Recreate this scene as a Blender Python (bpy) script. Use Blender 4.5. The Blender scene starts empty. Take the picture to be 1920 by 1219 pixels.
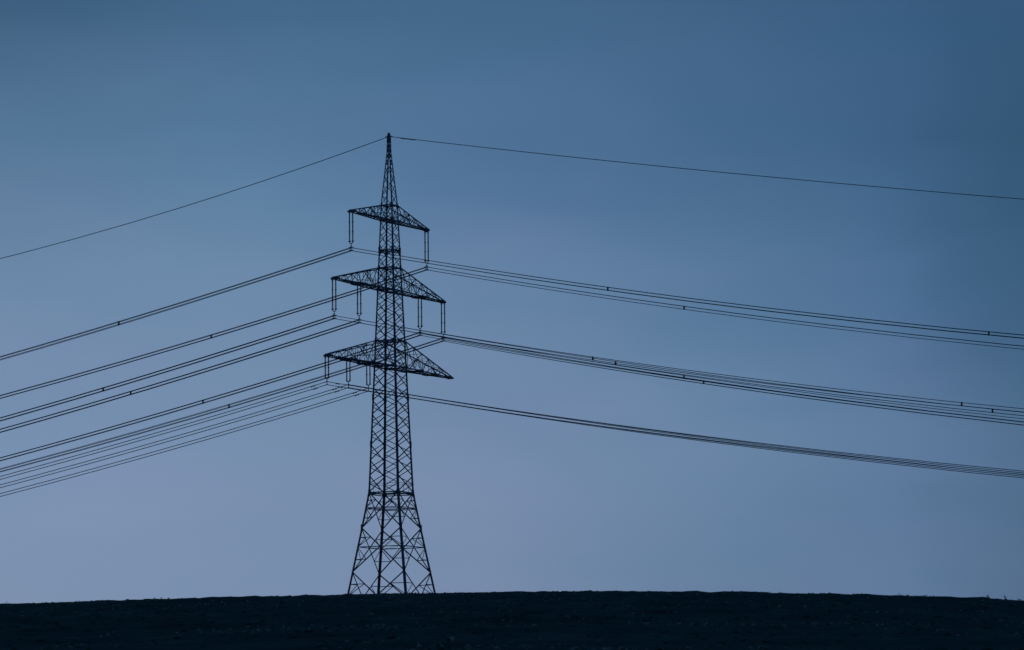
import bpy, math, random
import numpy as np
from mathutils import Vector, Matrix

random.seed(7)
rng = np.random.default_rng(11)
scene = bpy.context.scene
col = scene.collection
UP = Vector((0, 0, 1))

# ------------------------------------------------------------------ materials
def mat(name, base, rough=0.6, metal=0.0, spec=0.5, var=0.25, scale=3.0, bump=0.0):
    m = bpy.data.materials.new(name); m.use_nodes = True
    nt = m.node_tree; b = nt.nodes['Principled BSDF']
    b.inputs['Roughness'].default_value = rough
    b.inputs['Metallic'].default_value = metal
    b.inputs['Specular IOR Level'].default_value = spec
    tc = nt.nodes.new('ShaderNodeTexCoord')
    n = nt.nodes.new('ShaderNodeTexNoise'); n.inputs['Scale'].default_value = scale
    n.inputs['Detail'].default_value = 6
    nt.links.new(tc.outputs['Object'], n.inputs['Vector'])
    r = nt.nodes.new('ShaderNodeValToRGB')
    r.color_ramp.elements[0].position = 0.3; r.color_ramp.elements[1].position = 0.7
    r.color_ramp.elements[0].color = tuple(c * (1 - var) for c in base) + (1,)
    r.color_ramp.elements[1].color = tuple(min(1, c * (1 + var)) for c in base) + (1,)
    nt.links.new(n.outputs['Fac'], r.inputs['Fac'])
    nt.links.new(r.outputs['Color'], b.inputs['Base Color'])
    if bump:
        bp = nt.nodes.new('ShaderNodeBump'); bp.inputs['Strength'].default_value = bump
        nt.links.new(n.outputs['Fac'], bp.inputs['Height'])
        nt.links.new(bp.outputs['Normal'], b.inputs['Normal'])
    return m

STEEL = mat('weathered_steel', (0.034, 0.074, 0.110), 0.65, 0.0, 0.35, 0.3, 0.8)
STEEL_LIGHT = mat('galvanised_fitting', (0.045, 0.065, 0.08), 0.5, 0.0, 0.4, 0.25, 6)
CABLE = mat('conductor_cable', (0.014, 0.040, 0.055), 0.6, 0.0, 0.3, 0.15, 2)
PORCELAIN = mat('brown_porcelain', (0.028, 0.030, 0.034), 0.35, 0.0, 0.5, 0.2, 9)
CONCRETE = mat('concrete', (0.28, 0.27, 0.25), 0.9, 0.0, 0.2, 0.2, 4, 0.2)
SOIL = mat('ploughed_soil', (0.006, 0.058, 0.044), 0.85, 0.0, 0.10, 0.45, 0.9, 0.4)
CLOD = mat('soil_clod', (0.007, 0.060, 0.046), 0.7, 0.0, 0.18, 0.5, 1.7, 0.3)
STRAW = mat('old_straw', (0.11, 0.17, 0.16), 0.6, 0.0, 0.4, 0.45, 2.0)
WEED = mat('dry_weed', (0.07, 0.085, 0.07), 0.8, 0.0, 0.2, 0.3, 9)

# ------------------------------------------------------------------ mesh builder
class MB:
    def __init__(self): self.v = []; self.f = []
    def bar(self, p, q, w, t=None, n=None):
        p = Vector(p); q = Vector(q); t = (t or w * 0.55) * 1.08; w *= 1.08
        d = (q - p)
        if d.length < 1e-5: return self
        d.normalize()
        n = Vector(n) if n is not None else Vector((0, 0, 1))
        s = d.cross(n)
        if s.length < 1e-3: s = d.cross(Vector((1, 0, 0)))
        s.normalize(); m = s.cross(d).normalized()
        o = len(self.v); a = s * (w / 2); b = m * (t / 2)
        for c in (p, q): self.v += [c - a - b, c + a - b, c + a + b, c - a + b]
        for i in range(4):
            j = (i + 1) % 4; self.f.append((o + i, o + j, o + 4 + j, o + 4 + i))
        self.f += [(o + 3, o + 2, o + 1, o), (o + 4, o + 5, o + 6, o + 7)]
        return self
    def angle(self, pts, sx, sy, flanges, th):
        """L-section swept up a list of points; flanges run inward along -sx, -sy"""
        o = len(self.v)
        for p, w in zip(pts, flanges):
            x, y, z = p
            prof = [(0, 0), (-sx * w, 0), (-sx * w, -sy * th), (-sx * th, -sy * th), (-sx * th, -sy * w), (0, -sy * w)]
            self.v += [Vector((x + a, y + b, z)) for a, b in prof]
        for k in range(len(pts) - 1):
            a = o + 6 * k
            for i in range(6):
                j = (i + 1) % 6; self.f.append((a + i, a + j, a + 6 + j, a + 6 + i))
        self.f.append(tuple(o + i for i in range(6))); self.f.append(tuple(o + 6 * (len(pts) - 1) + i for i in range(5, -1, -1)))
        return self
    def box(self, c, sx, sy, sz):
        c = Vector(c); return self.bar(c - UP * sz / 2, c + UP * sz / 2, sx, sy, (0, 1, 0))
    def tube(self, pts, r, n=6, cap=True):
        pts = [Vector(p) for p in pts]; o = len(self.v); m = len(pts)
        rr = r if isinstance(r, (list, tuple)) else [r] * m
        ref = None
        for i, p in enumerate(pts):
            d = (pts[min(i + 1, m - 1)] - pts[max(i - 1, 0)]).normalized()
            if ref is None:
                ref = d.cross(UP)
                if ref.length < 1e-3: ref = d.cross(Vector((1, 0, 0)))
            a = (ref - d * ref.dot(d)).normalized(); b = d.cross(a); ref = a
            for k in range(n):
                t = 2 * math.pi * k / n
                self.v.append(p + (a * math.cos(t) + b * math.sin(t)) * rr[i])
        for i in range(m - 1):
            for k in range(n):
                j = (k + 1) % n
                self.f.append((o + i * n + k, o + i * n + j, o + (i + 1) * n + j, o + (i + 1) * n + k))
        if cap:
            self.f.append(tuple(o + k for k in range(n - 1, -1, -1)))
            self.f.append(tuple(o + (m - 1) * n + k for k in range(n)))
        return self
    def build(self, name, m, parent=None):
        me = bpy.data.meshes.new(name)
        me.from_pydata([tuple(p) for p in self.v], [], self.f); me.update()
        me.materials.append(m)
        o = bpy.data.objects.new(name, me); col.objects.link(o)
        if parent is not None: o.parent = parent
        return o

def thing(name, label, cat, loc=(0, 0, 0), rz=0.0, group=None):
    o = bpy.data.objects.new(name, None); col.objects.link(o)
    o.empty_display_size = 0.5
    o.location = loc; o.rotation_euler = (0, 0, rz)
    o['label'] = label; o['category'] = cat
    if group: o['group'] = group
    return o

def np_mesh(name, V, F, m, smooth=False):
    """V (n,3), F (k,3 or 4) numpy arrays -> object"""
    me = bpy.data.meshes.new(name); k, s = F.shape
    me.vertices.add(len(V)); me.vertices.foreach_set('co', np.ascontiguousarray(V, np.float32).ravel())
    me.loops.add(k * s); me.loops.foreach_set('vertex_index', np.ascontiguousarray(F, np.int32).ravel())
    me.polygons.add(k); me.polygons.foreach_set('loop_start', np.arange(0, k * s, s, dtype=np.int32))
    me.polygons.foreach_set('loop_total', np.full(k, s, np.int32))
    me.polygons.foreach_set('use_smooth', np.full(k, smooth))
    me.update(calc_edges=True); me.validate(); me.materials.append(m)
    o = bpy.data.objects.new(name, me); col.objects.link(o)
    return o

# ------------------------------------------------------------------ ground (eye of the photographer is z = 0)
D0 = 150.0            # the crest of the field
def lateral(x):
    x = np.asarray(x, float)
    r = np.where(x > 0.8, (x - 0.8) / 17.0, (0.8 - x) / 18.9); A = np.where(x > 0.8, 0.485, 0.285)
    inside = np.minimum(r, 1) ** 1.95
    out = 1.95 * 3 * np.tanh(np.maximum(r - 1, 0) / 3)
    return -A * (inside + out)
def base_z(x, y):
    y = np.asarray(y, float); t = y - D0
    zn = -1.7 + 0.06829 * y - 7.556e-5 * y * y
    zf = 6.843 - 0.0 + 0.0456 * t - 2.66e-5 * t * t
    return np.where(t < 0, zn, zf) + lateral(x) - 0.102
def vnoise(x, y, s, seed):
    x = x / s; y = y / s
    xi = np.floor(x).astype(np.int64); yi = np.floor(y).astype(np.int64); fx = x - xi; fy = y - yi
    fx = fx * fx * (3 - 2 * fx); fy = fy * fy * (3 - 2 * fy)
    def h(a, b):
        n = (a * 374761393 + b * 668265263 + seed * 1442695041) & 0xffffffff
        n = ((n ^ (n >> 13)) * 1274126177) & 0xffffffff
        return ((n ^ (n >> 16)) & 0xffff) / 65535.0
    return (h(xi, yi) * (1 - fx) + h(xi + 1, yi) * fx) * (1 - fy) + (h(xi, yi + 1) * (1 - fx) + h(xi + 1, yi + 1) * fx) * fy
def relief(x, y):
    a = math.radians(7)
    w = (y * math.cos(a) - x * math.sin(a)) + 1.3 * vnoise(x, y, 9, 1)
    fur = 0.030 * np.sin(2 * np.pi * w / 1.9) + 0.058 * np.sin(2 * np.pi * w / 7.3)
    z = fur + 0.040 * (vnoise(x, y, 0.62, 2) - .5) + 0.05 * (vnoise(x, y, 1.5, 3) - .5) + 0.045 * np.maximum(vnoise(x, y, 0.33, 4) - .45, 0)
    z += 0.06 * (vnoise(x, y, 5.5, 5) - .5) + 0.09 * np.maximum(vnoise(x, y, 0.55, 6) - .62, 0)
    return z
def ground_z(x, y):
    fade = np.clip((np.minimum(y - 20, 420 - y)) / 60, 0, 1)
    return base_z(x, y) + relief(x, y) * fade
gx = np.concatenate([-np.geomspace(2000, 46, 24), np.arange(-44, 44.01, 0.105), np.geomspace(46, 2000, 24)])
gy = np.concatenate([np.linspace(-600, -20, 12), np.linspace(0, 42, 24), np.arange(43, 176, 0.165), np.linspace(177, 420, 160), np.geomspace(430, 2500, 36)])
X, Y = np.meshgrid(gx, gy)
Z = ground_z(X, Y)
nx, ny = len(gx), len(gy)
idx = (np.arange(ny - 1)[:, None] * nx + np.arange(nx - 1)[None, :]).ravel()
F = np.stack([idx, idx + 1, idx + nx + 1, idx + nx], 1)
g = np_mesh('ground', np.stack([X.ravel(), Y.ravel(), Z.ravel()], 1), F, SOIL, True)
g['kind'] = 'structure'; g['label'] = 'dark ploughed field rising to a long low crest'

# loose clods and straw over the ploughed soil
def wedge(n, y0, y1, pad):
    out_x = []; out_y = []
    while sum(map(len, out_x)) < n:
        y = rng.uniform(y0, y1, n * 2); x = rng.uniform(-1, 1, n * 2) * (0.125 * y1 + pad)
        k = np.abs(x) < 0.125 * y + pad; out_x.append(x[k]); out_y.append(y[k])
    return np.concatenate(out_x)[:n], np.concatenate(out_y)[:n]
ph = (1 + 5 ** .5) / 2
ICO = np.array([(-1, ph, 0), (1, ph, 0), (-1, -ph, 0), (1, -ph, 0), (0, -1, ph), (0, 1, ph), (0, -1, -ph), (0, 1, -ph), (ph, 0, -1), (ph, 0, 1), (-ph, 0, -1), (-ph, 0, 1)]) / math.hypot(1, ph)
ICF = np.array([(0, 11, 5), (0, 5, 1), (0, 1, 7), (0, 7, 10), (0, 10, 11), (1, 5, 9), (5, 11, 4), (11, 10, 2), (10, 7, 6), (7, 1, 8), (3, 9, 4), (3, 4, 2), (3, 2, 6), (3, 6, 8), (3, 8, 9), (4, 9, 5), (2, 4, 11), (6, 2, 10), (8, 6, 7), (9, 8, 1)])
def clods(name, n, y0, y1, pad, smin, smax, m):
    x, y = wedge(n, y0, y1, pad)
    keep = vnoise(x, y, 3.1, 8) + 0.5 * vnoise(x, y, 0.9, 9) > rng.uniform(0.25, 0.95, n)
    x, y = x[keep], y[keep]; n = len(x)
    s = smin + (smax - smin) * rng.random(n) ** 3.2
    sc = np.stack([s * rng.uniform(.8, 1.8, n), s * rng.uniform(.7, 1.4, n), s * rng.uniform(.35, .6, n)], 1)
    a = rng.uniform(0, 6.28, n); P = ICO[None] * sc[:, None, :] * rng.uniform(.65, 1.25, (n, 12, 1))
    c, sn = np.cos(a)[:, None], np.sin(a)[:, None]
    V = np.stack([P[..., 0] * c - P[..., 1] * sn + x[:, None], P[..., 0] * sn + P[..., 1] * c + y[:, None], P[..., 2] + (ground_z(x, y) + s * .12)[:, None]], 2)
    Fc = (ICF[None] + (np.arange(n) * 12)[:, None, None]).reshape(-1, 3)
    return np_mesh(name, V.reshape(-1, 3), Fc, m)
cl = clods('soil_clods', 60000, 44, 172, 6, 0.010, 0.056, CLOD)
cl['kind'] = 'stuff'; cl['label'] = 'loose clods of dark earth strewn over the ploughed field'
def straw(n):
    x, y = wedge(n * 3, 44, 140, 5)
    k = vnoise(x, y, 4.2, 21) * .7 + vnoise(x, y, 1.1, 22) * .5 > rng.uniform(.55, 1.0, n * 3)
    x, y = x[k][:n], y[k][:n]; n = len(x)
    L = rng.uniform(.012, .035, n); w = rng.uniform(.008, .024, n); a = rng.uniform(0, 6.28, n); e = rng.uniform(-.2, .9, n)
    d = np.stack([np.cos(a) * np.cos(e), np.sin(a) * np.cos(e), np.sin(e)], 1)
    q = np.stack([-np.sin(a), np.cos(a), np.zeros(n)], 1); t = np.cross(d, q)
    c = np.stack([x, y, ground_z(x, y) + .035], 1)
    V = []
    for i in (-1, 1):
        for j, k2 in ((-1, -1), (1, -1), (1, 1), (-1, 1)):
            V.append(c + d * (i * L)[:, None] + q * (j * w)[:, None] + t * (k2 * w * .5)[:, None])
    V = np.stack(V, 1)
    f = np.array([(0, 1, 5, 4), (1, 2, 6, 5), (2, 3, 7, 6), (3, 0, 4, 7), (3, 2, 1, 0), (4, 5, 6, 7)])
    return np_mesh('straw_bits', V.reshape(-1, 3), (f[None] + (np.arange(n) * 8)[:, None, None]).reshape(-1, 4), STRAW)
st = straw(5600)
st['kind'] = 'stuff'; st['label'] = 'pale bits of old straw scattered through the dark soil'

# ------------------------------------------------------------------ tower
TX, TY, PHI = -16.6592, 580.0, 1.12319
BASE = float(base_z(TX, TY)) 
LEV = [(22.1, 5.16), (29.2717, 4.0174), (35.2604, 3.0509), (40.172, 2.301), (79.543, 0.8803), (86.85, 0.255), (89.0, 0.205)]
def hw(z):
    return float(np.interp(z, [l[0] for l in LEV], [l[1] for l in LEV]))
root = thing('lattice_tower', 'tall dark steel lattice pylon with three cross arms standing behind the field crest', 'pylon', (TX, TY, BASE), PHI)
def pz(z): return z - BASE
def corner(sx, sy, z, inset=0.0):
    h = hw(z) - inset; return Vector((sx * h, sy * h, pz(z)))
UDIR = Vector((math.cos(PHI), math.sin(PHI), 0)); WDIR = Vector((-math.sin(PHI), math.cos(PHI), 0))
CORN = [(-1, -1), (1, -1), (1, 1), (-1, 1)]
FOOT = min(LEV[0][0], BASE + 0.35)
LEV[0] = (FOOT, LEV[1][1] + (LEV[1][0] - FOOT) * 0.159)
# legs
splices = [46.7, 53.1, 35.26, 73.3]
NODES = [40.172, 42.46, 44.54, 46.68, 48.80, 50.82, 52.73, 54.53, 56.53, 58.22, 59.90, 61.61, 63.30, 64.92, 66.40, 67.80, 69.29, 70.95, 72.49, 74.30, 75.92, 77.48, 79.54]
for sx, sy in CORN:
    m = MB()
    zs = [FOOT, 35.26, 40.172, 57.3, 67.8, 79.543, 86.85, 89.0]
    fl = [.30, .285, .27, .24, .21, .16, .115, .10]
    m.angle([corner(sx, sy, z) for z in zs], sx, sy, fl, 0.035)
    for z in splices:
        a = hw(z)
        m.box((sx * (a - .11), sy * (a + .008), pz(z)), .30, .028, .95)
        m.box((sx * (a + .008), sy * (a - .11), pz(z)), .028, .30, .95)
    for z in NODES[1:-1]:
        a = hw(z)
        m.box((sx * (a - .12), sy * (a - .045), pz(z)), .26, .02, .42)
    z = FOOT + 3.0; k = 0
    while z < 88:                                   # step bolts
        a = hw(z)
        if k % 2: m.bar((sx * (a - .06), sy * a, pz(z)), (sx * (a - .06), sy * (a + .15), pz(z)), .022, .022)
        else: m.bar((sx * a, sy * (a - .06), pz(z)), (sx * (a + .15), sy * (a - .06), pz(z)), .022, .022)
        z += .45; k += 1
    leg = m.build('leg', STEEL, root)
    c = corner(sx, sy, FOOT)
    f = MB(); f.tube([(c.x, c.y, -0.7), (c.x, c.y, 0.28), (c.x, c.y, 0.36)], [.55, .50, .44], 14)
    f.build('footing', CONCRETE, root)
# faces: (corner A, corner B, outward normal); the first two lie along the arms, the others across
FACES = [((-1, -1), (1, -1), (0, -1, 0), True), ((1, 1), (-1, 1), (0, 1, 0), True), ((1, -1), (1, 1), (1, 0, 0), False), ((-1, 1), (-1, -1), (-1, 0, 0), False)]
MID = [40.172] + [(a + b) / 2 for a, b in zip(NODES[:-1], NODES[1:])] + [79.54]
for A, B, N, narrow in FACES:
    N3 = Vector(N)
    # body
    m = MB()
    def P(s, z, ins=.03): return corner(s[0], s[1], z, ins) 
    if narrow:
        for k, (z0, z1) in enumerate(zip(NODES[:-1], NODES[1:])):
            w = .132 - .0023 * k
            e = .05
            m.bar(P(A, z0 + e), P(B, z1 - e), w, w * .5, N); m.bar(P(B, z0 + e, .09), P(A, z1 - e, .09), w, w * .5, N)
    else:
        for k, (z0, z1) in enumerate(zip(MID[:-1], MID[1:])):
            w = .098 - .0012 * k
            if k == 0:
                c = (P(A, z0) + P(B, z0)) / 2
                m.bar(c, P(A, z1), w, w * .5, N); m.bar(c, P(B, z1), w, w * .5, N); continue
            if k == len(MID) - 2: continue
            m.bar(P(A, z0), P(B, z1), w, w * .5, N); m.bar(P(B, z0, .08), P(A, z1, .08), w, w * .5, N)
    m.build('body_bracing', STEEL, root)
    # peak
    m = MB()
    if narrow:
        pk = [79.54, 81.1, 82.5, 83.8, 85.0, 86.0, 86.85, 87.5, 88.1]
        for z0, z1 in zip(pk[:-1], pk[1:]):
            m.bar(P(A, z0), P(B, z1), .078, .04, N); m.bar(P(B, z0, .06), P(A, z1, .06), .078, .04, N)
    else:
        pk = [79.54, 80.9, 82.2, 83.4, 84.5, 85.5, 86.4, 87.2, 87.9]
        for k, (z0, z1) in enumerate(zip(pk[:-1], pk[1:])):
            a, b = (A, B) if k % 2 else (B, A)
            m.bar(P(a, z0), P(b, z1), .072, .035, N)
    m.build('peak_bracing', STEEL, root)
    # splayed base: big X panels with redundant members
    m = MB()
    lv = [FOOT + .1, 29.2717, 35.2604, 40.10]
    for k, (z0, z1) in enumerate(zip(lv[:-1], lv[1:])):
        ins = .06
        A0, B0, A1, B1 = P(A, z0, ins), P(B, z0, ins), P(A, z1, ins), P(B, z1, ins)
        w = .142 if narrow else .15
        off = N3 * .05
        m.bar(A0, B1, w, .05, N); m.bar(B0 - off, A1 - off, w, .05, N)
        w0 = (B0 - A0).length; w1 = (B1 - A1).length
        t = w0 / (w0 + w1)
        C = A0.lerp(B1, t)
        rw = .092
        for S0, S1, s in ((A0, A1, A), (B0, B1, B)):
            zc = BASE + C.z
            La = P(s, zc, ins)
            m.bar(La, C, rw + .012, .03, N)                      # to the crossing
            for E0 in (S0, S1):
                Q = E0.lerp(C, .5); L = P(s, BASE + Q.z, ins)
                m.bar(L, Q, rw, .03, N); m.bar(La, Q, rw, .03, N)
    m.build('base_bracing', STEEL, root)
# horizontal frames
def ring(z, w, double=0.0, cross=True, ins=.02):
    m = MB()
    for A, B, N, _ in FACES:
        m.bar(corner(*A, z, ins), corner(*B, z, ins), w, w * .6, N)
        if double: m.bar(corner(*A, z - double, ins), corner(*B, z - double, ins), w * .8, w * .5, N)
    if cross:
        mids = [(corner(*A, z, .05) + corner(*B, z, .05)) / 2 for A, B, _, _ in FACES]
        order = [0, 2, 1, 3]
        for i in range(4): m.bar(mids[order[i]], mids[order[(i + 1) % 4]], w * .6, w * .35)
        m.bar(corner(-1, -1, z, .1) - UP * .05, corner(1, 1, z, .1) - UP * .05, w * .5, w * .3)
    return m.build('horizontal_frame', STEEL, root)
ring(40.10, .15, .24)
for z in (57.28, 60.86, 67.80, 70.91, 77.42, 79.54): ring(z, .15)
ring(73.35, .13, .2)
ring(LEV[1][0] + .5 * (LEV[2][0] - LEV[1][0]) + .43, .07, 0, True, .08)
ring(37.86, .07, 0, True, .08)
# gusset plates at the waist and the arm roots, guard rail
for sx, sy in CORN:
    for z, w, h in ((40.05, .50, .5), (60.86, .42, .40), (57.28, .36, .34), (70.91, .38, .38), (67.80, .34, .32), (79.5, .34, .34), (77.42, .30, .28)):
        prof = [(-h, .16), (-h * .3, w), (h * .2, w), (h, .16)]
        m = MB().angle([corner(sx, sy, z + d, -.022) for d, _ in prof], sx, sy, [q for _, q in prof], 0.018)
        m.build('gusset_plate', STEEL, root)
m = MB()
for A, B, N, nar in FACES:
    a, b = corner(*A, 41.3, -.03), corner(*B, 41.3, -.03)
    m.bar(a, b, .045, .045, N)
    if nar:
        for t in (.33, .67): q = a.lerp(b, t); m.bar(q, q - UP * 1.15, .035, .035, N)
m.build('guard_rail', STEEL, root)
# peak cap
m = MB()
c0 = pz(88.05)
for A, B, N, _ in FACES:
    a, b = corner(*A, 88.9, -.012), corner(*B, 88.9, -.012); a2, b2 = corner(*A, 88.25, -.012), corner(*B, 88.25, -.012)
    o = len(m.v); m.v += [a2, b2, b, a]; m.f.append((o, o + 1, o + 2, o + 3))
m.tube([(0, 0, pz(88.9)), (0, 0, pz(89.25)), (0, 0, pz(89.5)), (0, 0, pz(89.68))], [.29, .27, .19, .06], 8)
m.bar((0, -.55, pz(89.1)), (0, .55, pz(89.1)), .07, .09)
m.build('peak_cap', STEEL, root)

# ---- cross arms
def cross_arm(sx, zb, zt, L, st, hang):
    arm = bpy.data.objects.new('cross_arm', None); col.objects.link(arm); arm.parent = root; arm.empty_display_size = .5
    hb, ht = hw(zb), hw(zt)
    tw = .34
    lo = {s: (Vector((sx * hb, s * hb, pz(zb))), Vector((sx * L, s * tw, pz(zb)))) for s in (-1, 1)}
    hi = {s: (Vector((sx * ht, s * ht, pz(zt))), Vector((sx * (L - .25), s * .22, pz(zb) + .24))) for s in (-1, 1)}
    def lp(s, x):      # point on lower chord at distance x from the tower axis
        a, b = lo[s]; t = (x - abs(a.x)) / (abs(b.x) - abs(a.x)); return a.lerp(b, t)
    def hp(s, x):
        a, b = hi[s]; t = max(0, min(1, (x - abs(a.x)) / (abs(b.x) - abs(a.x)))); return a.lerp(b, t)
    xs = [hb + (L - .8 - hb) * t for t in st]
    cw = .155 if L > 15 else .14
    for s in (-1, 1):
        MB().bar(lo[s][0], lo[s][1], cw, cw * .8).build('lower_chord', STEEL, arm)
        MB().bar(hi[s][0], hi[s][1], cw * .85, cw * .7).build('upper_chord', STEEL, arm)
        m = MB()
        for i in range(1, len(xs)):
            n = (0, s, 0)
            x0, x1 = xs[i - 1], xs[i]
            m.bar(lp(s, x1), hp(s, x1), .082, .042, n)                         # post
            if i % 2: m.bar(hp(s, x0) if i == 1 else lp(s, x0), lp(s, x1) if i == 1 else hp(s, x1), .09, .045, n)
            else: m.bar(hp(s, x0), lp(s, x1), .09, .045, n)
        # second lacing system near the tower
        h1 = xs[min(2, len(xs) - 1)]; xm = (xs[0] + h1) / 2
        m.bar(lp(s, xs[0] + .02), hp(s, h1) * 1.0, .085, .04, (0, s, 0))
        a, b = (lp(s, xs[0]) + hp(s, xs[0])) / 2, (lp(s, h1) + hp(s, h1)) / 2
        a = lp(s, xs[0]).lerp(hp(s, xs[0]), .42); b = lp(s, xs[3]).lerp(hp(s, xs[3]), .42)
        m.bar(a, b, .058, .035, (0, s, 0))
        m.build('side_lacing', STEEL, arm)
    m = MB()
    fine = []
    for a, b in zip(xs[:-1], xs[1:]): fine += [a, (a + b) / 2]
    fine.append(xs[-1])
    for i, x in enumerate(fine):
        m.bar(lp(-1, x) - UP * .01, lp(1, x) - UP * .01, .07, .05)
        if i: 
            m.bar(lp(-1, fine[i - 1]), lp(1, x), .075, .04); m.bar(lp(1, fine[i - 1]) - UP * .04, lp(-1, x) - UP * .04, .075, .04)
    m.build('floor_lacing', STEEL, arm)
    m = MB()
    k = 2
    m.bar(hp(-1, xs[k]), hp(1, xs[k]), .08, .05)
    m.bar(hp(-1, xs[0]), hp(1, xs[k]), .08, .04)
    for j in range(k + 1, len(xs)): 
        m.bar(hp(-1, xs[j]), hp(1, xs[j]), .07, .045); m.bar(hp(-1 if j % 2 else 1, xs[j - 1]), hp(1 if j % 2 else -1, xs[j]), .065, .035)
    # sway frame inside the arm at the main station
    m.bar(hp(-1, xs[k]), lp(1, xs[k]), .07, .035); m.bar(hp(1, xs[k]), lp(-1, xs[k]), .07, .035)
    m.build('top_lacing', STEEL, arm)
    m = MB()
    m.bar((sx * L, -.45, pz(zb)), (sx * L, .45, pz(zb)), .30, .24)
    m.bar((sx * (L - 1.1), -.30, pz(zb) + .1), (sx * (L + .02), -.22, pz(zb) + .16), .14, .22)
    m.bar((sx * (L - 1.1), .30, pz(zb) + .1), (sx * (L + .02), .22, pz(zb) + .16), .14, .22)
    m.bar((sx * (L - 1.0), 0, pz(zb) + .1), (sx * L, 0, pz(zb) + .1), .5, .03)
    m.build('tip_bracket', STEEL, arm)
    for x in hang:
        m = MB()
        for e in (-.28, .28):
            m.bar(lp(-1, x + e) - UP * .06, lp(1, x + e) - UP * .06, .16, .20)
        m.bar((sx * (x - .55), -.25, pz(zb) - .08), (sx * (x + .55), -.25, pz(zb) - .08), .10, .12)
        m.bar((sx * (x - .55), .25, pz(zb) - .08), (sx * (x + .55), .25, pz(zb) - .08), .10, .12)
        for s in (-1, 1): m.bar(lp(s, x - .7) , lp(s, x + .7), .24, .24)
        m.build('hanger_beam', STEEL, arm)
    return arm
for sx in (-1, 1):
    cross_arm(sx, 77.42, 79.54, 11.25, [0, .2, .40, .58, .75, .9], [])
    cross_arm(sx, 67.80, 70.91, 16.2, [0, .17, .34, .48, .62, .76, .89], [9.05])
    cross_arm(sx, 57.28, 60.86, 18.35, [0, .17, .36, .50, .63, .76, .89], [12.28, 6.5])

# ------------------------------------------------------------------ insulator strings
def rod_mesh(length, units):
    """porcelain long-rod insulator: ribbed, between two caps, hanging down from z = 0"""
    m = MB(); pts = []; rad = []
    u = length / units
    for k in range(units):
        z0 = -k * u; pts += [(0, 0, z0 - .10)]; rad += [.045]
        n = int((u - .22) / .062)
        for i in range(n):
            z = z0 - .13 - i * .062
            pts += [(0, 0, z), (0, 0, z - .030), (0, 0, z - .042)]; rad += [.06, .122, .06]
        pts += [(0, 0, z0 - u + .10)]; rad += [.045]
    return m.tube(pts, rad, 9)
def insulator(name, label, group, rodL, units, drop, quad):
    t = thing(name, label, 'insulator', group=group)
    rod0 = None
    for s in (-1, 1):
        m = rod_mesh(rodL, units)
        r = m.build('insulator_rod', PORCELAIN, t); r.location = (0, s * .245, -.22)
        for k in range(units + 1):
            z = -rodL * k / units
            c = MB().tube([(0, 0, z + .12), (0, 0, z + .10), (0, 0, z + .02), (0, 0, z - .02), (0, 0, z - .10), (0, 0, z - .12)], [.06, .10, .115, .115, .10, .06], 10)
            c.tube([(-.16, 0, z), (.16, 0, z)], .02, 6)
            c.build('metal_cap', STEEL_LIGHT, r)
        h = MB().tube([(0, s * .245, .02), (0, s * .245, -.14)], .03, 8); h.build('shackle', STEEL_LIGHT, t)
    zb = -.22 - rodL
    if quad:
        for s in (-1, 1):
            MB().tube([(0, s * .245 - .23, zb + .02), (0, s * .245, zb - .01), (0, s * .245 + .23, zb + .02)], [.034, .044, .034], 8).build('arcing_horn', STEEL_LIGHT, t)
        m = MB().tube([(0, -.245, zb - .08), (0, -.225, zb - .19), (0, -.12, zb - .28), (0, 0, zb - .31), (0, .12, zb - .28), (0, .225, zb - .19), (0, .245, zb - .08)], .06, 8)
        m.build('yoke', STEEL_LIGHT, t)
        MB().tube([(0, 0, zb - .28), (0, 0, -drop + .48)], .05, 8).build('link', STEEL_LIGHT, t)
        m = MB()
        for s in (-1, 1):
            m.tube([(0, 0, -drop + .50), (s * .12, 0, -drop + .44), (s * .2, 0, -drop + .30), (s * .2, 0, -drop - .24)], .055, 8)
            for dz in (-.2, .2):
                m.tube([(s * .2, -.26, -drop + dz + .055), (s * .2, -.1, -drop + dz - .005), (s * .2, .1, -drop + dz - .005), (s * .2, .26, -drop + dz + .055)], [.04, .06, .06, .04], 8)
        for dz in (-.2, .2): m.tube([(-.2, 0, -drop + dz), (.2, 0, -drop + dz)], .045, 8)
        m.build('suspension_clamp', STEEL_LIGHT, t)
    else:
        for s in (-1, 1):
            MB().tube([(0, s * .245 - .10, zb + .22), (0, s * .245 + .10, zb + .22)], .016, 6).build('arcing_horn', STEEL_LIGHT, t)
        m = MB().tube([(0, -.245, zb - .06), (0, -.2, zb - .12), (0, 0, zb - .20), (0, .2, zb - .12), (0, .245, zb - .06)], .055, 8)
        m.tube([(0, -.2, zb - .11), (0, .2, zb - .11)], .03, 8)
        m.build('yoke', STEEL_LIGHT, t)
        m = MB().tube([(0, 0, zb - .18), (0, 0, -drop - .25)], .055, 8)
        for dz in (-.205, .205):
            m.tube([(0, -.2, -drop + dz + .045), (0, -.07, -drop + dz), (0, .07, -drop + dz), (0, .2, -drop + dz + .045)], [.028, .042, .042, .028], 8)
        m.build('suspension_clamp', STEEL_LIGHT, t)
    return t
def copy_tree(o, parent=None):
    c = o.copy(); col.objects.link(c)
    if parent is not None: c.parent = parent
    for ch in o.children: copy_tree(ch, c)
    return c
GQ = 'twin long-rod insulator strings of the upper and middle arms'
GL = 'short twin insulator strings of the lower arm'
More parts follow.
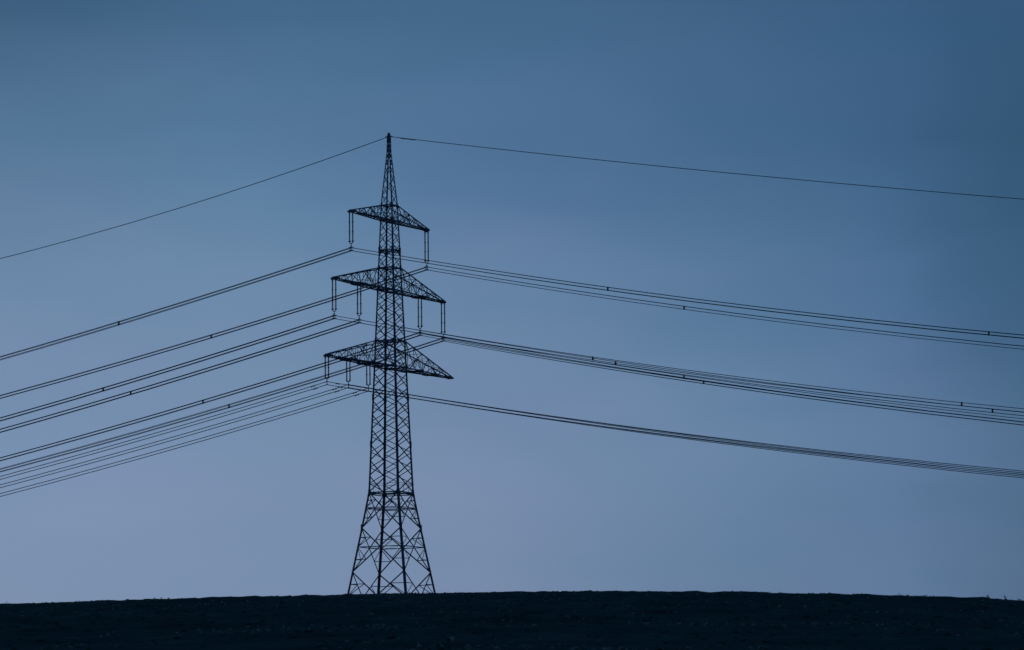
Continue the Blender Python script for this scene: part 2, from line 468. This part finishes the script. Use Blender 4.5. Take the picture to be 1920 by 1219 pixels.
# name -> (arm offset a, arm height, drop, left slope, right slope, text, spacers left/right)
LINES = [
    ('TL', -11.25, 77.42, 5.14, .2333, .2155, 'left tip of the top cross arm', [36.3, 91], [37.8, 90.0]),
    ('TR', 11.25, 77.42, 5.37, .2341, .2140, 'right tip of the top cross arm', [34.5, 88], [38.9, 92]),
    ('ML1', -16.2, 67.80, 5.18, .2340, .2133, 'left tip of the middle cross arm', [35.8, 89], [37.8, 88]),
    ('ML2', -9.05, 67.80, 5.07, .2359, .2162, 'left half of the middle cross arm', [35.7, 90], [37.8, 89.5]),
    ('MR1', 9.05, 67.80, 5.12, .2375, .2168, 'right half of the middle cross arm', [34.6, 88], [39.7, 93]),
    ('MR2', 16.2, 67.80, 5.26, .2372, .2167, 'right tip of the middle cross arm', [34.4, 87], [39.5, 92]),
    ('LL1', -18.35, 57.28, 3.68, .2254, .1968, 'left tip of the lowest cross arm', [], []),
    ('LL2', -12.28, 57.28, 3.58, .2258, .1982, 'middle of the lowest arm', [], []),
    ('LL3', -6.5, 57.28, 3.60, .2266, .1985, 'lowest cross arm close to the tower', [], []),
]
CL, CR, CRL = .000358, .000379, .000340     # the lowest circuit is strung a little tighter on the right
def wz(s, bl, br, cl=CL, cr=CR):
    return -bl * s + cl * s * s if s > 0 else br * s + cr * s * s
# local y points away to the left of the picture, so left span = +y, right span = -y
S = [190, 165, 140, 120, 100, 85, 72, 60, 50, 41, 33, 26, 20, 14, 9, 5, 2.5, 1, .3, 0, -.3, -1, -2.5, -5, -9, -14, -20, -26, -33, -41, -50, -60, -72, -85, -100, -120, -140, -165, -190]
protoQ = protoL = None
for key, a, za, drop, bl, br, txt, spl, spr in LINES:
    quad = key[0] != 'L'
    lab = ('long' if quad else 'short') + ' insulator string hanging ' + ('under the ' if key in ('ML2', 'MR1', 'LL2') else 'from the ') + txt
    p = Vector((TX, TY, za)) + UDIR * a
    if quad:
        if protoQ is None: protoQ = ins = insulator('insulator_string', lab, GQ, 3.92, 3, 5.2, True)
        else: ins = copy_tree(protoQ)
    else:
        if protoL is None: protoL = ins = insulator('insulator_string', lab, GL, 2.62, 2, 3.6, False)
        else: ins = copy_tree(protoL)
    ins['label'] = lab
    # the hanger plates differ by a few centimetres from string to string
    ins.location = p + UP * ((5.2 if quad else 3.6) - drop); ins.rotation_euler = (0, 0, PHI)
    if abs((5.2 if quad else 3.6) - drop) > .02:
        MB().bar((0, -.33, -.02), (0, .33, -.02), .08, .2).build('hanger_plate', STEEL_LIGHT, ins)
    b = thing('conductor_bundle', ('four-wire bundle' if quad else 'thin wire pair') + ' clamped below the ' + txt, 'power line', p - UP * drop, PHI,
              'four-wire conductor bundles' if quad else 'two-wire conductor pairs')
    offs = [(-.2, .2), (.2, .2), (-.2, -.2), (.2, -.2)] if quad else [(0, .205), (0, -.205)]
    cr = CR if quad else CRL
    for ox, oz in offs:
        dz = 0.05 * (random.random() - .5) if quad else 0
        MB().tube([(ox, s, wz(s, bl, br, CL, cr) + oz + dz * min(1, abs(s) / 40)) for s in S], .044 if quad else .050, 6).build('wire', CABLE, b)
    for s in spl + [-q for q in spr]:
        m = MB()
        z = wz(s, bl, br)
        if quad:
            m.bar((0, s, z - .23), (0, s, z + .23), .17, .15, (1, 0, 0))
            for oz in (-.2, .2): m.bar((-.2, s, z + oz), (.2, s, z + oz), .11, .09, (0, 0, 1))
            for ox, oz in offs: m.bar((ox, s - .09, z + oz), (ox, s + .09, z + oz), .09, .09)
        m.build('spacer', STEEL_LIGHT, b)
    if not quad:
        for s0, dj in ((1.85, .0), (-1.85, .0)):
            for ox, oz in offs:
                s = s0 + (.25 if oz > 0 else -.1)
                z = lambda q: wz(q, bl, br, CL, cr) + oz - .09
                m = MB().tube([(ox, s - .24, z(s - .24)), (ox, s + .24, z(s + .24))], .02, 6)
                for e in (-.22, .22): m.tube([(ox, s + e - .09, z(s + e - .09)), (ox, s + e + .09, z(s + e + .09))], .05, 8)
                m.bar((ox, s, z(s)), (ox, s, z(s) + .1), .03, .05)
                m.build('vibration_damper', STEEL_LIGHT, b)
# earth wire over the peak
ew = thing('earth_wire', 'single thin earth wire running over the pointed top of the pylon', 'power line', (TX, TY, 89.11), PHI)
f = lambda s: wz(s, .2583, .1813, .00082, .00019)
MB().tube([(0, s, f(s)) for s in S], .049, 6).build('wire', CABLE, ew)
for s in (-2.15, -2.95, -3.7):
    z = lambda q: f(q) - .085
    m = MB().tube([(0, s - .24, z(s - .24)), (0, s + .24, z(s + .24))], .022, 6)
    for e in (-.22, .22): m.tube([(0, s + e - .09, z(s + e - .09)), (0, s + e + .09, z(s + e + .09))], .055, 8)
    m.bar((0, s, z(s)), (0, s, z(s) + .1), .03, .05)
    m.build('vibration_damper', STEEL_LIGHT, ew)
for s in (-.75, .75):
    MB().tube([(0, s * .5, f(s * .5)), (0, s * 1.35, f(s * 1.35))], .035, 8).build('wire_grip', STEEL_LIGHT, ew)

# ------------------------------------------------------------------ weeds on the crest at the right edge
def weed(x, y, h, lean, n, label, spread):
    t = thing('weed', label, 'weed', (x, y, float(ground_z(np.array([x]), np.array([y]))[0]) - .01), 0, 'weeds on the crest at the right edge')
    for k in range(n):
        m = MB()
        a = random.uniform(-spread, spread); hh = h * (1 - .55 * abs(a) / max(spread, 1e-3) * random.uniform(.6, 1))
        pts = [(a * .25 * q + lean * q * q * h, random.uniform(-.01, .01), hh * q) for q in (0, .25, .5, .75, 1)]
        m.tube(pts, [.004, .0036, .0033, .003, .002], 5)
        for q in (.2, .35, .5, .62, .74, .85):
            p = Vector((a * .25 * q + lean * q * q * h, 0, hh * q)); s = random.choice((-1, 1))
            e = p + Vector((s * .05 * (1.1 - q), random.uniform(-.03, .03), .045))
            m.bar(p, (p + e) / 2, .006, .004, (0, 1, 0)); m.bar((p + e) / 2, e, .009, .004, (0, 1, 0))
        m.build('stem', WEED, t)
weed(16.52, 150.5, .15, 0.0, 3, 'smallest faint weed tuft on the crest, left of a pointed bushy one', .12)
weed(16.71, 151.0, .28, 0.0, 8, 'bushy pointed weed standing on the crest near the right edge', .34)
weed(17.13, 152.0, .18, 0.1, 2, 'thin weed stalk on the crest just left of the leaning weed', .06)
weed(17.32, 150.6, .27, -.28, 7, 'dark weed leaning left on the crest, nearest the right edge', .10)

# ------------------------------------------------------------------ air
hz = MB(); HX, HY0, HY1, HZ0, HZ1 = 2100, -650, 2600, float(Z.min()) - 1.0, 91.0
o = [(-HX, HY0, HZ0), (HX, HY0, HZ0), (HX, HY1, HZ0), (-HX, HY1, HZ0), (-HX, HY0, HZ1), (HX, HY0, HZ1), (HX, HY1, HZ1), (-HX, HY1, HZ1)]
HAZE = bpy.data.materials.new('thin_haze'); HAZE.use_nodes = True
hn = HAZE.node_tree; hn.nodes.clear()
ho = hn.nodes.new('ShaderNodeOutputMaterial'); hv = hn.nodes.new('ShaderNodeVolumePrincipled')
hv.inputs['Color'].default_value = (.75, .9, 1, 1); hv.inputs['Density'].default_value = 5e-5; hv.inputs['Anisotropy'].default_value = .3
hn.links.new(hv.outputs[0], ho.inputs['Volume'])
hz.v = [Vector(p) for p in o]; hz.f = [(3, 2, 1, 0), (4, 5, 6, 7), (0, 1, 5, 4), (1, 2, 6, 5), (2, 3, 7, 6), (3, 0, 4, 7)]
hob = hz.build('haze', HAZE); hob['kind'] = 'stuff'; hob['label'] = 'thin blue evening haze in the air round the pylon'

# ------------------------------------------------------------------ sky and light
world = bpy.data.worlds.new('World'); scene.world = world; world.use_nodes = True
nt = world.node_tree; nt.nodes.clear()
SUN_AZ, SUN_EL = math.radians(-38), math.radians(5.0)      # low on the left, beyond the tower
def N(t, **k):
    n = nt.nodes.new(t)
    for a, v in k.items(): setattr(n, a, v)
    return n
out = N('ShaderNodeOutputWorld'); bg = N('ShaderNodeBackground'); bg.inputs['Strength'].default_value = 0.1
sky = N('ShaderNodeTexSky'); sky.sky_type = 'NISHITA'; sky.sun_disc = False
sky.sun_elevation = SUN_EL; sky.sun_rotation = SUN_AZ
tc = N('ShaderNodeTexCoord'); sep = N('ShaderNodeSeparateXYZ'); nt.links.new(tc.outputs['Generated'], sep.inputs[0])
def math_(op, a, b=None, clamp=False):
    n = N('ShaderNodeMath', operation=op); n.use_clamp = clamp
    for i, v in enumerate((a, b)):
        if v is None: continue
        if isinstance(v, (int, float)): n.inputs[i].default_value = v
        else: nt.links.new(v, n.inputs[i])
    return n.outputs[0]
noise = N('ShaderNodeTexNoise'); noise.inputs['Scale'].default_value = 9; noise.inputs['Detail'].default_value = 3
mp = N('ShaderNodeMapping'); mp.inputs['Scale'].default_value = (1, 1, 3.2); mp.inputs['Rotation'].default_value = (0, math.radians(9), 0); nt.links.new(tc.outputs['Generated'], mp.inputs[0]); nt.links.new(mp.outputs[0], noise.inputs['Vector'])
jit = math_('MULTIPLY', math_('SUBTRACT', noise.outputs['Fac'], 0.5), 0.040)
elev = math_('ADD', math_('ARCSINE', sep.outputs['Z']), jit)      # radians
az = math_('ADD', math_('ARCTAN2', sep.outputs['X'], sep.outputs['Y']), jit)
E0 = 0.0454 ; E1 = 0.184
YS = [1100, 840, 560, 280, 0]
def lin(c): 
    c /= 255.0; return c / 12.92 if c <= .04045 else ((c + .055) / 1.055) ** 2.4
COLS = [(20, [(131, 152, 186), (126, 148, 183), (114, 140, 173), (84, 119, 150), (59, 91, 121)]),
        (500, [(129, 149, 185), (123, 146, 179), (110, 140, 172), (94, 129, 163), (67, 104, 136)]),
        (980, [(123, 143, 179), (122, 144, 178), (101, 131, 166), (81, 115, 152), (68, 105, 137)]),
        (1460, [(103, 129, 165), (103, 133, 168), (87, 120, 155), (67, 104, 138), (62, 96, 130)]),
        (1730, [(98, 128, 166), (93, 121, 158), (76, 111, 148), (57, 93, 128), (55, 90, 124)]),
        (1890, [(88, 112, 148), (77, 109, 142), (60, 95, 128), (49, 83, 112), (52, 87, 119)])]
UPPER = [(14, (48, 86, 122)), (24, (30, 72, 110)), (50, (16, 58, 96)), (90, (10, 48, 84))]   # degrees above the horizon
def ramp(cols):
    r = N('ShaderNodeValToRGB'); cr = r.color_ramp; cr.interpolation = 'LINEAR'
    pts = [(math.atan((1478 - y) / 8005), c) for y, c in zip(YS, cols)] + [(math.radians(d), c) for d, c in UPPER]
    while len(cr.elements) < len(pts): cr.elements.new(.5)
    for e, (p, c) in zip(cr.elements, pts):
        e.position = max(0, min(1, (p / math.radians(90)) ** .5)); e.color = tuple(lin(v) for v in c) + (1,)
    nt.links.new(efac, r.inputs['Fac'])
    return r.outputs['Color']
efac = math_('POWER', math_('DIVIDE', math_('MAXIMUM', elev, 0.0), math.radians(90)), .5)
cur = ramp(COLS[0][1]); ax = math.atan((COLS[0][0] - 960) / 8005)
for x, cols in COLS[1:]:
    a1 = math.atan((x - 960) / 8005)
    mr = N('ShaderNodeMapRange'); mr.interpolation_type = 'SMOOTHSTEP'
    mr.inputs['From Min'].default_value = ax - .012; mr.inputs['From Max'].default_value = a1 + .012
    nt.links.new(az, mr.inputs['Value'])
    mx = N('ShaderNodeMix', data_type='RGBA'); nt.links.new(mr.outputs[0], mx.inputs['Factor'])
    nt.links.new(cur, mx.inputs[6]); nt.links.new(ramp(cols), mx.inputs[7]); cur = mx.outputs[2]; ax = a1
# the sky opposite the afterglow is darker
back = N('ShaderNodeMapRange'); back.interpolation_type = 'SMOOTHSTEP'
back.inputs['From Min'].default_value = -.6; back.inputs['From Max'].default_value = .8
back.inputs['To Min'].default_value = .8; back.inputs['To Max'].default_value = 1
nt.links.new(sep.outputs['Y'], back.inputs['Value'])
mul = N('ShaderNodeMix', data_type='RGBA', blend_type='MULTIPLY'); mul.inputs['Factor'].default_value = 1
nt.links.new(cur, mul.inputs[6]); nt.links.new(back.outputs[0], mul.inputs[7])
# faint uneven tint of thin high cloud
n2 = N('ShaderNodeTexNoise'); n2.inputs['Scale'].default_value = 16; n2.inputs['Detail'].default_value = 4; n2.inputs['Roughness'].default_value = .45
nt.links.new(mp.outputs[0], n2.inputs['Vector'])
tint = N('ShaderNodeMix', data_type='RGBA'); tint.inputs[6].default_value = (.86, .985, .965, 1); tint.inputs[7].default_value = (1.14, 1.015, 1.035, 1)
nt.links.new(n2.outputs['Fac'], tint.inputs['Factor'])
mul2 = N('ShaderNodeMix', data_type='RGBA', blend_type='MULTIPLY'); mul2.inputs['Factor'].default_value = 1
nt.links.new(mul.outputs[2], mul2.inputs[6]); nt.links.new(tint.outputs[2], mul2.inputs[7]); mul = mul2
# thin veil of colour over the physical sky: physical sky keeps a fifth of the light
add = N('ShaderNodeMix', data_type='RGBA', blend_type='MIX'); add.inputs['Factor'].default_value = 0.9
tenx = N('ShaderNodeMix', data_type='RGBA', blend_type='MULTIPLY'); tenx.inputs['Factor'].default_value = 1
tenx.inputs[7].default_value = (10, 10, 10, 1); nt.links.new(mul.outputs[2], tenx.inputs[6])
skyt = N('ShaderNodeMix', data_type='RGBA', blend_type='MULTIPLY'); skyt.inputs['Factor'].default_value = 1
skyt.inputs[7].default_value = (.25, .48, 1.2, 1); nt.links.new(sky.outputs[0], skyt.inputs[6])
nt.links.new(skyt.outputs[2], add.inputs[6]); nt.links.new(tenx.outputs[2], add.inputs[7])
nt.links.new(add.outputs[2], bg.inputs['Color']); nt.links.new(bg.outputs[0], out.inputs[0])

sl = bpy.data.lights.new('sun', 'SUN'); sl.energy = 0.04; sl.angle = math.radians(0.5); sl.color = (1, .86, .72)
so = bpy.data.objects.new('sun', sl); col.objects.link(so)
dirv = Vector((math.sin(SUN_AZ) * math.cos(SUN_EL), math.cos(SUN_AZ) * math.cos(SUN_EL), math.sin(SUN_EL)))
so.rotation_euler = dirv.to_track_quat('Z', 'Y').to_euler()

# ------------------------------------------------------------------ camera
cam = bpy.data.cameras.new('camera'); co = bpy.data.objects.new('camera', cam); col.objects.link(co)
cam.sensor_fit = 'HORIZONTAL'; cam.sensor_width = 36.0; cam.lens = 8004.74 / 1920 * 36
cam.clip_start = 0.5; cam.clip_end = 20000
PITCH, ROLL = math.radians(6.1905), math.radians(-0.5473)
co.matrix_world = Matrix.Rotation(math.pi / 2 + PITCH, 4, 'X') @ Matrix.Rotation(ROLL, 4, 'Z')
cam.dof.use_dof = True; cam.dof.focus_distance = 480; cam.dof.aperture_fstop = 7.1
scene.camera = co
vs = scene.view_settings; vs.view_transform = 'Standard'; vs.look = 'None'; vs.gamma = 1; vs.use_curve_mapping = False; vs.exposure = 0
scene.cycles.max_bounces = 4
